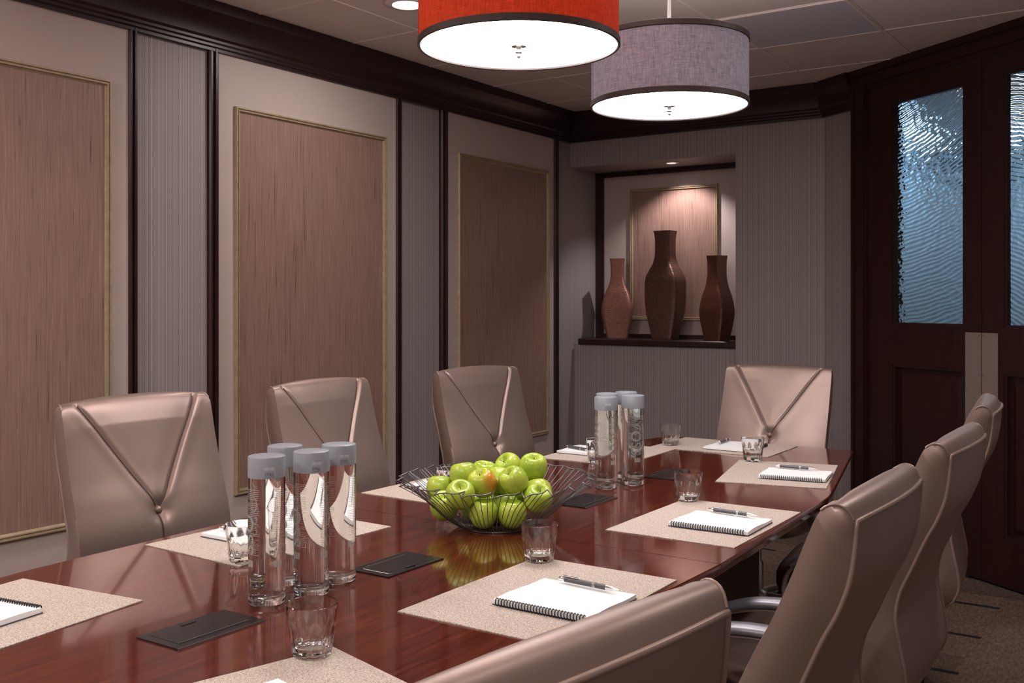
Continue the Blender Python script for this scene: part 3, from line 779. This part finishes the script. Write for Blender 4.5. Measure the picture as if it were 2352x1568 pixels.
def pen():
    t = thing('ballpoint_pen', '', 'pen', (0, 0, 0), 0, 'dark pens on the notebooks')
    rot = Matrix.Rotation(R(90), 4, 'Y')
    r = .0052
    MB().lathe([(r, -.058), (r, .042)], 18, cap0=True, cap1=True).xf(rot).build('barrel', M['pen'], t, smooth=50)
    MB().lathe([(r, .042), (.0042, .052), (.0018, .066), (.0008, .071)], 18, cap0=True, cap1=True).xf(rot).build('tip', M['chrome'], t, smooth=50, label='chrome tip')
    MB().lathe([(.0030, -.071), (.0036, -.069), (.0040, -.062), (r + .0002, -.0615), (r + .0002, -.056)], 18, cap0=True).xf(rot).build('cap_end', M['chrome'], t, smooth=50, label='chrome end with push button')
    rg = MB()
    for z in (.012, .016): rg.lathe([(r, z - .0008), (r + .0004, z - .0006), (r + .0004, z + .0006), (r, z + .0008)], 18)
    rg.xf(rot).build('ring_bands', M['chrome'], t, smooth=50, label='chrome rings')
    MB().box(-.062, -.024, -.0017, .0017, r + .0012, r + .0022).build('clip', M['chrome'], t)
    return t
pn = pen()
PENS = [(-.998, 1.762, -4, 'dark pen on the nearest whole notebook, in the foreground'),
        (-1.018, 2.578, -5, 'dark pen on the notebook right of the apple bowl'),
        (-1.118, 3.405, 3, 'dark pen on the notebook at the far right corner'),
        (-1.578, 3.905, 92, 'dark pen on the notebook before the end chair, left of the tumbler'),
        (-1.945, 1.712, 14, 'dark pen on the notebook behind the tumbler and nearest bottles'),
        (-1.935, 2.505, -4, 'dark pen on the notebook seen through the wire bowl'),
        (-1.967, 3.395, -18, 'dark pen on the notebook left of the far bottles')]
for k, (x, y, a, lab) in enumerate(PENS):
    z = MT + .0182 if y in (1.762, 2.578, 3.405) else MT + .0172
    if k == 0: pn.location = (x, y, z); pn.rotation_euler = (0, 0, R(a)); pn['label'] = lab
    else: dup(pn, (x, y, z), R(a), lab)

# faceted tumblers
def tumbler():
    K = 10
    def mod(a, z):
        f = 1 if z < .046 else max(0, 1 - (z - .046) / .014)
        if f == 0: return 1
        b = (a % (2 * math.pi / K)) - math.pi / K; poly = math.cos(math.pi / K) / math.cos(b)
        arch = f if z < .046 else max(0, min(1, f * 1.6 - (b / (math.pi / K)) ** 2 * .8))
        return 1 + (poly * 1.012 - 1) * arch
    m = MB()
    m.lathe([(.0005, .0022), (.021, .0022), (.025, .0008), (.0285, .0003), (.0318, .003), (.0335, .012), (.0352, .024), (.0368, .036), (.0380, .046), (.0388, .050), (.0394, .054), (.0398, .060), (.0408, .070), (.0420, .0835)], 120, mod=mod)
    m.lathe([(.0420, .0835), (.0419, .0846), (.0412, .0852), (.0404, .0846), (.0403, .0835)], 120)
    m.lathe([(.0403, .0835), (.0388, .068), (.0372, .053), (.0355, .040), (.0335, .028), (.0315, .0205), (.026, .0165), (.015, .0150), (.0005, .0148)], 120)
    return m.build('tumbler', M['glass'], smooth=28)
tg = tag(tumbler(), '', 'glass', 'clear faceted tumblers')
GLS = [(-1.20, 1.20, TZ + .0029, 'clear faceted tumbler nearest the camera, on the placemat at the bottom edge'),
       (-1.212, 1.918, TZ + .0029, 'clear faceted tumbler in front of the apple bowl, at the mat corner'),
       (-1.222, 2.745, TZ + .0029, 'clear faceted tumbler on the mat right of the apple bowl'),
       (-1.332, 3.565, TZ + .0029, 'clear faceted tumbler in front of the end chair and its notebook'),
       (-1.762, 3.785, TZ + .0029, 'clear faceted tumbler at the far end, right of the far bottles'),
       (-1.76, 1.55, TZ + .0029, 'clear faceted tumbler at left, partly hidden by the nearest bottles'),
       (-1.83, 2.40, TZ + .0029, 'clear faceted tumbler seen through the wires at the left back of the bowl'),
       (-1.785, 3.215, TZ + .0029, 'clear faceted tumbler half hidden behind the left far bottle')]
for k, (x, y, z, lab) in enumerate(GLS):
    if k == 0: tg.location = (x, y, z); tg['label'] = lab
    else: simple_copy(tg, (x, y, z), R(13 * k), lab)

# water bottles
BR = .0352
def text_mesh(body, size):
    cu = bpy.data.curves.new('lettering', 'FONT'); cu.body = body; cu.size = size; cu.align_x = 'CENTER'; cu.extrude = .0001
    o = bpy.data.objects.new('lettering', cu); COL.objects.link(o); bpy.context.view_layer.update()
    me = bpy.data.meshes.new_from_object(o); v = [tuple(p.co) for p in me.vertices]; f = [tuple(p.vertices) for p in me.polygons]
    bpy.data.objects.remove(o); bpy.data.meshes.remove(me); bpy.data.curves.remove(cu); return v, f
def wrap(v, ang, z0, r, vertical=False):
    out = []
    for x, y, d in v:
        if vertical: x, y = y, -x
        a = ang + x / r; rr = r + max(0, d); out.append((rr * math.cos(a), rr * math.sin(a), z0 + y))
    return out
def strip(mb, a0, a1, z0, z1, r, seg=None):
    n_ = seg or max(1, int(abs(a1 - a0) / .12))
    rows = [[(r * math.cos(a0 + (a1 - a0) * k / n_), r * math.sin(a0 + (a1 - a0) * k / n_), z) for k in range(n_ + 1)] for z in (z0, z1)]
    mb.loft(rows, closed=False)
def bottle():
    t = thing('water_bottle', '', 'bottle', (0, 0, 0), 0, 'tall glass bottles of still water')
    H = .244
    b = MB(); b.lathe([(.0005, .0025), (.024, .0022), (.029, .0004), (.0325, .0006), (BR - .0006, .0035), (BR, .008), (BR, H), (BR - .0012, H + .004)], 64)
    b.lathe([(BR - .0012, H + .004), (BR - .0032, H + .0035), (BR - .0032, .022), (BR - .006, .0165), (.022, .0135), (.0005, .0128)], 64)
    b.build('bottle_body', M['glass'], t, smooth=35)
    MB().lathe([(.0005, .0126), (.022, .0133), (BR - .0059, .0163), (BR - .0030, .0219), (BR - .0030, H - .0005), (.0005, H - .0005)], 64).build('water', M['water'], t, smooth=35, label='clear still water')
    cp = MB().lathe([(BR - .001, H), (BR + .0006, H + .0002), (BR + .0006, .2825), (BR - .0004, .2842), (BR - .003, .285), (.0005, .2854)], 64).build('cap', M['cap'], t, smooth=35, label='grey cylindrical cap')
    lt = MB(); v, f = text_mesh('STILL', .0074); lt.add(wrap(v, 0, H + .0065, BR + .0008), f); strip(lt, -.30, .30, H + .0035, H + .0039, BR + .0009)
    lt.build('lettering', M['ink'], cp, label='small dark word STILL')
    rnd = random.Random(5)
    fp = MB(); r = BR + .0009
    strip(fp, -.32, .32, H + .0265, H + .0269, r); strip(fp, -.32, -.308, H + .0035, H + .0265, r); strip(fp, .308, .32, H + .0035, H + .0265, r)
    a = -.25
    while a < .25:
        w_ = rnd.uniform(.02, .06); strip(fp, a, a + w_, H + .0165, H + .0225, r); a += w_ + rnd.uniform(.012, .03)
    fp.build('fine_print', M['inkl'], cp)
    r = BR + .0002
    for blk0, blk1, sd in ((-1.5, -.55, 1), (.25, .95, 2)):
        pr = MB(); z = .222; rr = random.Random(sd)
        while z > .098:
            a = blk0; end = blk1 - rr.choice((0, 0, .05, .2))
            while a < end:
                w_ = rr.uniform(.02, .12); strip(pr, a, min(end, a + w_), z, z + .0009, r); a += w_ + .022
            z -= .0036 if rr.random() > .12 else .0075
        a = blk0
        while a < blk0 + .5:
            w_ = rr.choice((.012, .02, .035)); strip(pr, a, a + w_, .075, .088, r); a += w_ + rr.choice((.015, .025))
        pr.build('printed_text', M['print'], t)
    bl = MB(); v, f = text_mesh('VOSS', .045); bl.add(wrap(v, -1.80, .150, BR + .0002, True), f)
    bl.build('lettering', M['frost'], t, label='frosted upright brand lettering')
    return t
bo = bottle()
BOT = [(-1.487, 1.366, 8, 'water bottle with grey cap, front left of the four nearest'),
       (-1.461, 1.460, 16, 'water bottle with grey cap, third from left of the four nearest, before its neighbours'),
       (-1.561, 1.484, 60, 'water bottle with grey cap, rear left of the four nearest, half hidden between two'),
       (-1.483, 1.562, 18, 'water bottle with grey cap, rightmost and farthest of the four nearest'),
       (-1.530, 2.812, 12, 'water bottle with grey cap, front left of the far four, behind the bowl rim'),
       (-1.486, 2.912, 95, 'water bottle with grey cap, front right of the far four'),
       (-1.585, 2.922, 40, 'water bottle mostly hidden behind the front left one of the far four'),
       (-1.560, 3.008, 120, 'water bottle mostly hidden behind the front right one of the far four')]
for k, (x, y, a, lab) in enumerate(BOT):
    rz = math.atan2(-y, -x) + R(a)
    z = TZ + .0003
    if k == 0: bo.location = (x, y, z); bo.rotation_euler = (0, 0, rz); bo['label'] = lab
    else: dup(bo, (x, y, z), rz, lab)

# wire bowl
BC = (-1.52, 2.15, TZ); BO = (-1.498, 2.163, TZ)
bw = thing('wire_bowl', 'wide dark wire fruit bowl with a stepped wavy rim, holding green apples', 'bowl', BO, R(8))
NL = 22; RPL = 4
def rim(k, s):
    # lobe k, position s in 0..1 along it; each lobe sweeps outward and drops before stepping back
    a = 2 * math.pi * (k + s) / NL
    r = .262 - .024 * s; z = .122 + .011 * s + .003 * math.sin(s * math.pi * 2)
    return Vector((r * math.cos(a), r * math.sin(a), z))
pts = []
for k in range(NL):
    for s in (0, .2, .4, .6, .8, .95, 1.0): pts.append(rim(k, s))
MB().tube(pts, .0017, 6, closed=True).build('rim_wire', M['wire'], bw, smooth=80)
for r_, z_ in ((.085, .0022), (.03, .0022)):
    MB().tube([(r_ * math.cos(2 * math.pi * k / 60), r_ * math.sin(2 * math.pi * k / 60), z_) for k in range(60)], .0016, 6, closed=True).build('base_ring', M['wire'], bw, smooth=80)
for k in range(NL):
    for j in range(RPL):
        s = (j + .08) / RPL * 1.06; e = rim(k, min(1, s)); a = 2 * math.pi * (k + s * .8) / NL - .06
        P = []
        for q, (r_, z_) in enumerate(((.03, .0042), (.085, .0046), (.112, .013), (.15, .042), (.19, .080))):
            da = (math.atan2(e.y, e.x) - a + math.pi) % (2 * math.pi) - math.pi
            a2 = a + da * max(0, (r_ - .03) / (math.hypot(e.x, e.y) - .03)); P.append((r_ * math.cos(a2), r_ * math.sin(a2), z_))
        P.append(tuple(e)); P = smooth_path([Vector(p) for p in P], 14)
        MB().tube(P, .00105, 5).build('wire', M['wire'], bw, smooth=80)

# apples in the bowl
def apple(mat, name='apple'):
    prof = [(.0005, .024), (.004, .0238), (.009, .0285), (.015, .0335), (.023, .0345), (.031, .0285), (.0365, .017), (.038, .003), (.036, -.010), (.031, -.021), (.023, -.030), (.015, -.0345), (.010, -.0345), (.005, -.031), (.0005, -.030)]
    P = smooth_path([Vector((r * .975, z * .975, 0)) for r, z in prof], 40)
    o = MB().lathe([(p.x, p.y) for p in P], 36, mod=lambda a, z: 1 + .018 * math.cos(5 * a) * (-z / .04) + .012 * math.cos(2 * a + 1)).build(name, mat, smooth=180)
    MB().tube([(0, 0, .022), (.0005, 0, .026), (.0015, .0005, .030)], .0012, 6).build('stem', M['stem'], o)
    return o
AP = [(.0223, -.0476, .0425, 'low front apple just left of centre, behind the front wires'), (.0864, -.0087, .0425, 'low front apple right of centre, behind the front wires'),
      (-.0763, -.0814, .0568, 'low apple at the front left, seen through the bowl wires'), (.1326, .0379, .0788, 'front right apple just above the rim'),
      (-.013, -.0968, .094, 'large apple at front left rising above the rim'), (.0759, .015, .1221, 'big apple right of centre with its stem hollow turned to the viewer'),
      (.0076, -.0281, .1158, 'apple with an orange blush on its right side, in the centre'), (.0019, .0498, .1080, 'apple tucked between the blushed one and the big one with the hollow'),
      (.0933, .1018, .0789, 'apple at the right end, behind the front right one'), (-.1424, -.014, .0831, 'leftmost small-looking apple behind the left rim'),
      (-.0818, .0104, .1212, 'upper left apple, topmost on the left'), (-.082, .1024, .1118, 'apple at the back, mostly hidden behind the blushed one'),
      (-.0151, .1281, .134, 'left one of the two topmost apples at the back'), (.0597, .1306, .1395, 'right one of the two topmost apples at the back'),
      (-.0462, .0083, .0425, 'apple at the bottom left of the heap, seen only through gaps'), (.024, .0509, .0425, 'apple at the bottom centre of the heap, seen only through gaps'),
      (-.0434, .0838, .0425, 'apple at the bottom back of the heap, seen only through gaps'), (.0167, .1218, .0663, 'apple under the two topmost ones at the back'),
      (-.1067, .0483, .0615, 'apple under the leftmost and upper left ones')]
a0 = apple(M['apple']); b0 = apple(M['blush']); ra = random.Random(11)
for k, (x, y, z, lab) in enumerate(AP):
    if k == 6: o = b0
    elif k == 0: o = a0
    else:
        o = a0.copy(); COL.objects.link(o); c_ = a0.children[0].copy(); COL.objects.link(c_); c_.parent = o
    o.location = (BC[0] + x, BC[1] + y, TZ + z)
    o.rotation_euler = (ra.uniform(-.6, .6), ra.uniform(-.6, .6), ra.uniform(0, 6.28))
    if k == 5: o.rotation_euler = (R(38), R(-22), 0)
    if k == 6: o.rotation_euler = (R(25), R(-15), .35)
    tag(o, 'green apple in the wire bowl: ' + lab if len(lab.split()) < 9 else 'green ' + lab, 'apple', 'green apples in the wire bowl')

# ------------------------------------------------------------------ vases in the niche
def vase(loc, rz, H, prof, dprof, mat, label):
    m = MB(); rings = []
    P = smooth_path([Vector((z * H, w_, 0)) for z, w_ in prof], 60)
    def ring(w_, d, z):
        row = []
        for k in range(64):
            a = 2 * math.pi * k / 64; cx = math.copysign(abs(math.cos(a)) ** .20, math.cos(a)); sy = math.copysign(abs(math.sin(a)) ** .20, math.sin(a))
            row.append((w_ * cx, d * sy * (1 - .06 * abs(cx) ** 2), z))
        return row
    for p in P: rings.append(ring(p.y, dprof(p.y), p.x))
    w_, d = P[-1].y, dprof(P[-1].y)
    for q, z in ((.93, H), (.88, H - .004), (.78, H - .06), (.6, H - .12)): rings.append(ring(w_ * q, d * q, z))
    o = m.loft(rings, True, True).build('vase', mat, smooth=38); o.location = loc; o.rotation_euler = (0, 0, rz)
    tag(o, label, 'vase', 'ribbed bottle vases in the niche'); return o
VP = [(0, .50), (.10, .64), (.25, .88), (.38, 1.0), (.50, .985), (.60, .88), (.68, .68), (.76, .46), (.84, .38), (.92, .40), (1.0, .50)]
sc = lambda s: [(z, w_ * s) for z, w_ in VP]
vase((-2.93, 6.215, 1.085), R(-3), .725, [(0, .073), (.12, .092), (.28, .116), (.45, .122), (.56, .118), (.64, .092), (.70, .068), (.77, .056), (.86, .054), (.94, .056), (1, .064)], lambda w_: .035 + w_ * .42, M['vase_b'], 'tallest dark brown ribbed bottle vase in the middle of the niche')
vase((-3.31, 6.25, 1.085), R(24), .55, [(0, .072), (.12, .086), (.28, .104), (.40, .106), (.55, .085), (.66, .058), (.76, .045), (.88, .044), (.95, .047), (1, .052)], lambda w_: .02 + w_ * .5, M['vase_r'], 'reddish copper ribbed bottle vase at the left of the niche')
vase((-2.545, 6.17, 1.085), R(-16), .548, [(0, .064), (.12, .078), (.28, .094), (.38, .095), (.52, .080), (.64, .058), (.76, .047), (.88, .046), (.95, .048), (1, .052)], lambda w_: .028 + w_ * .50, M['vase_d'], 'dark red-brown ribbed bottle vase at the right of the niche')
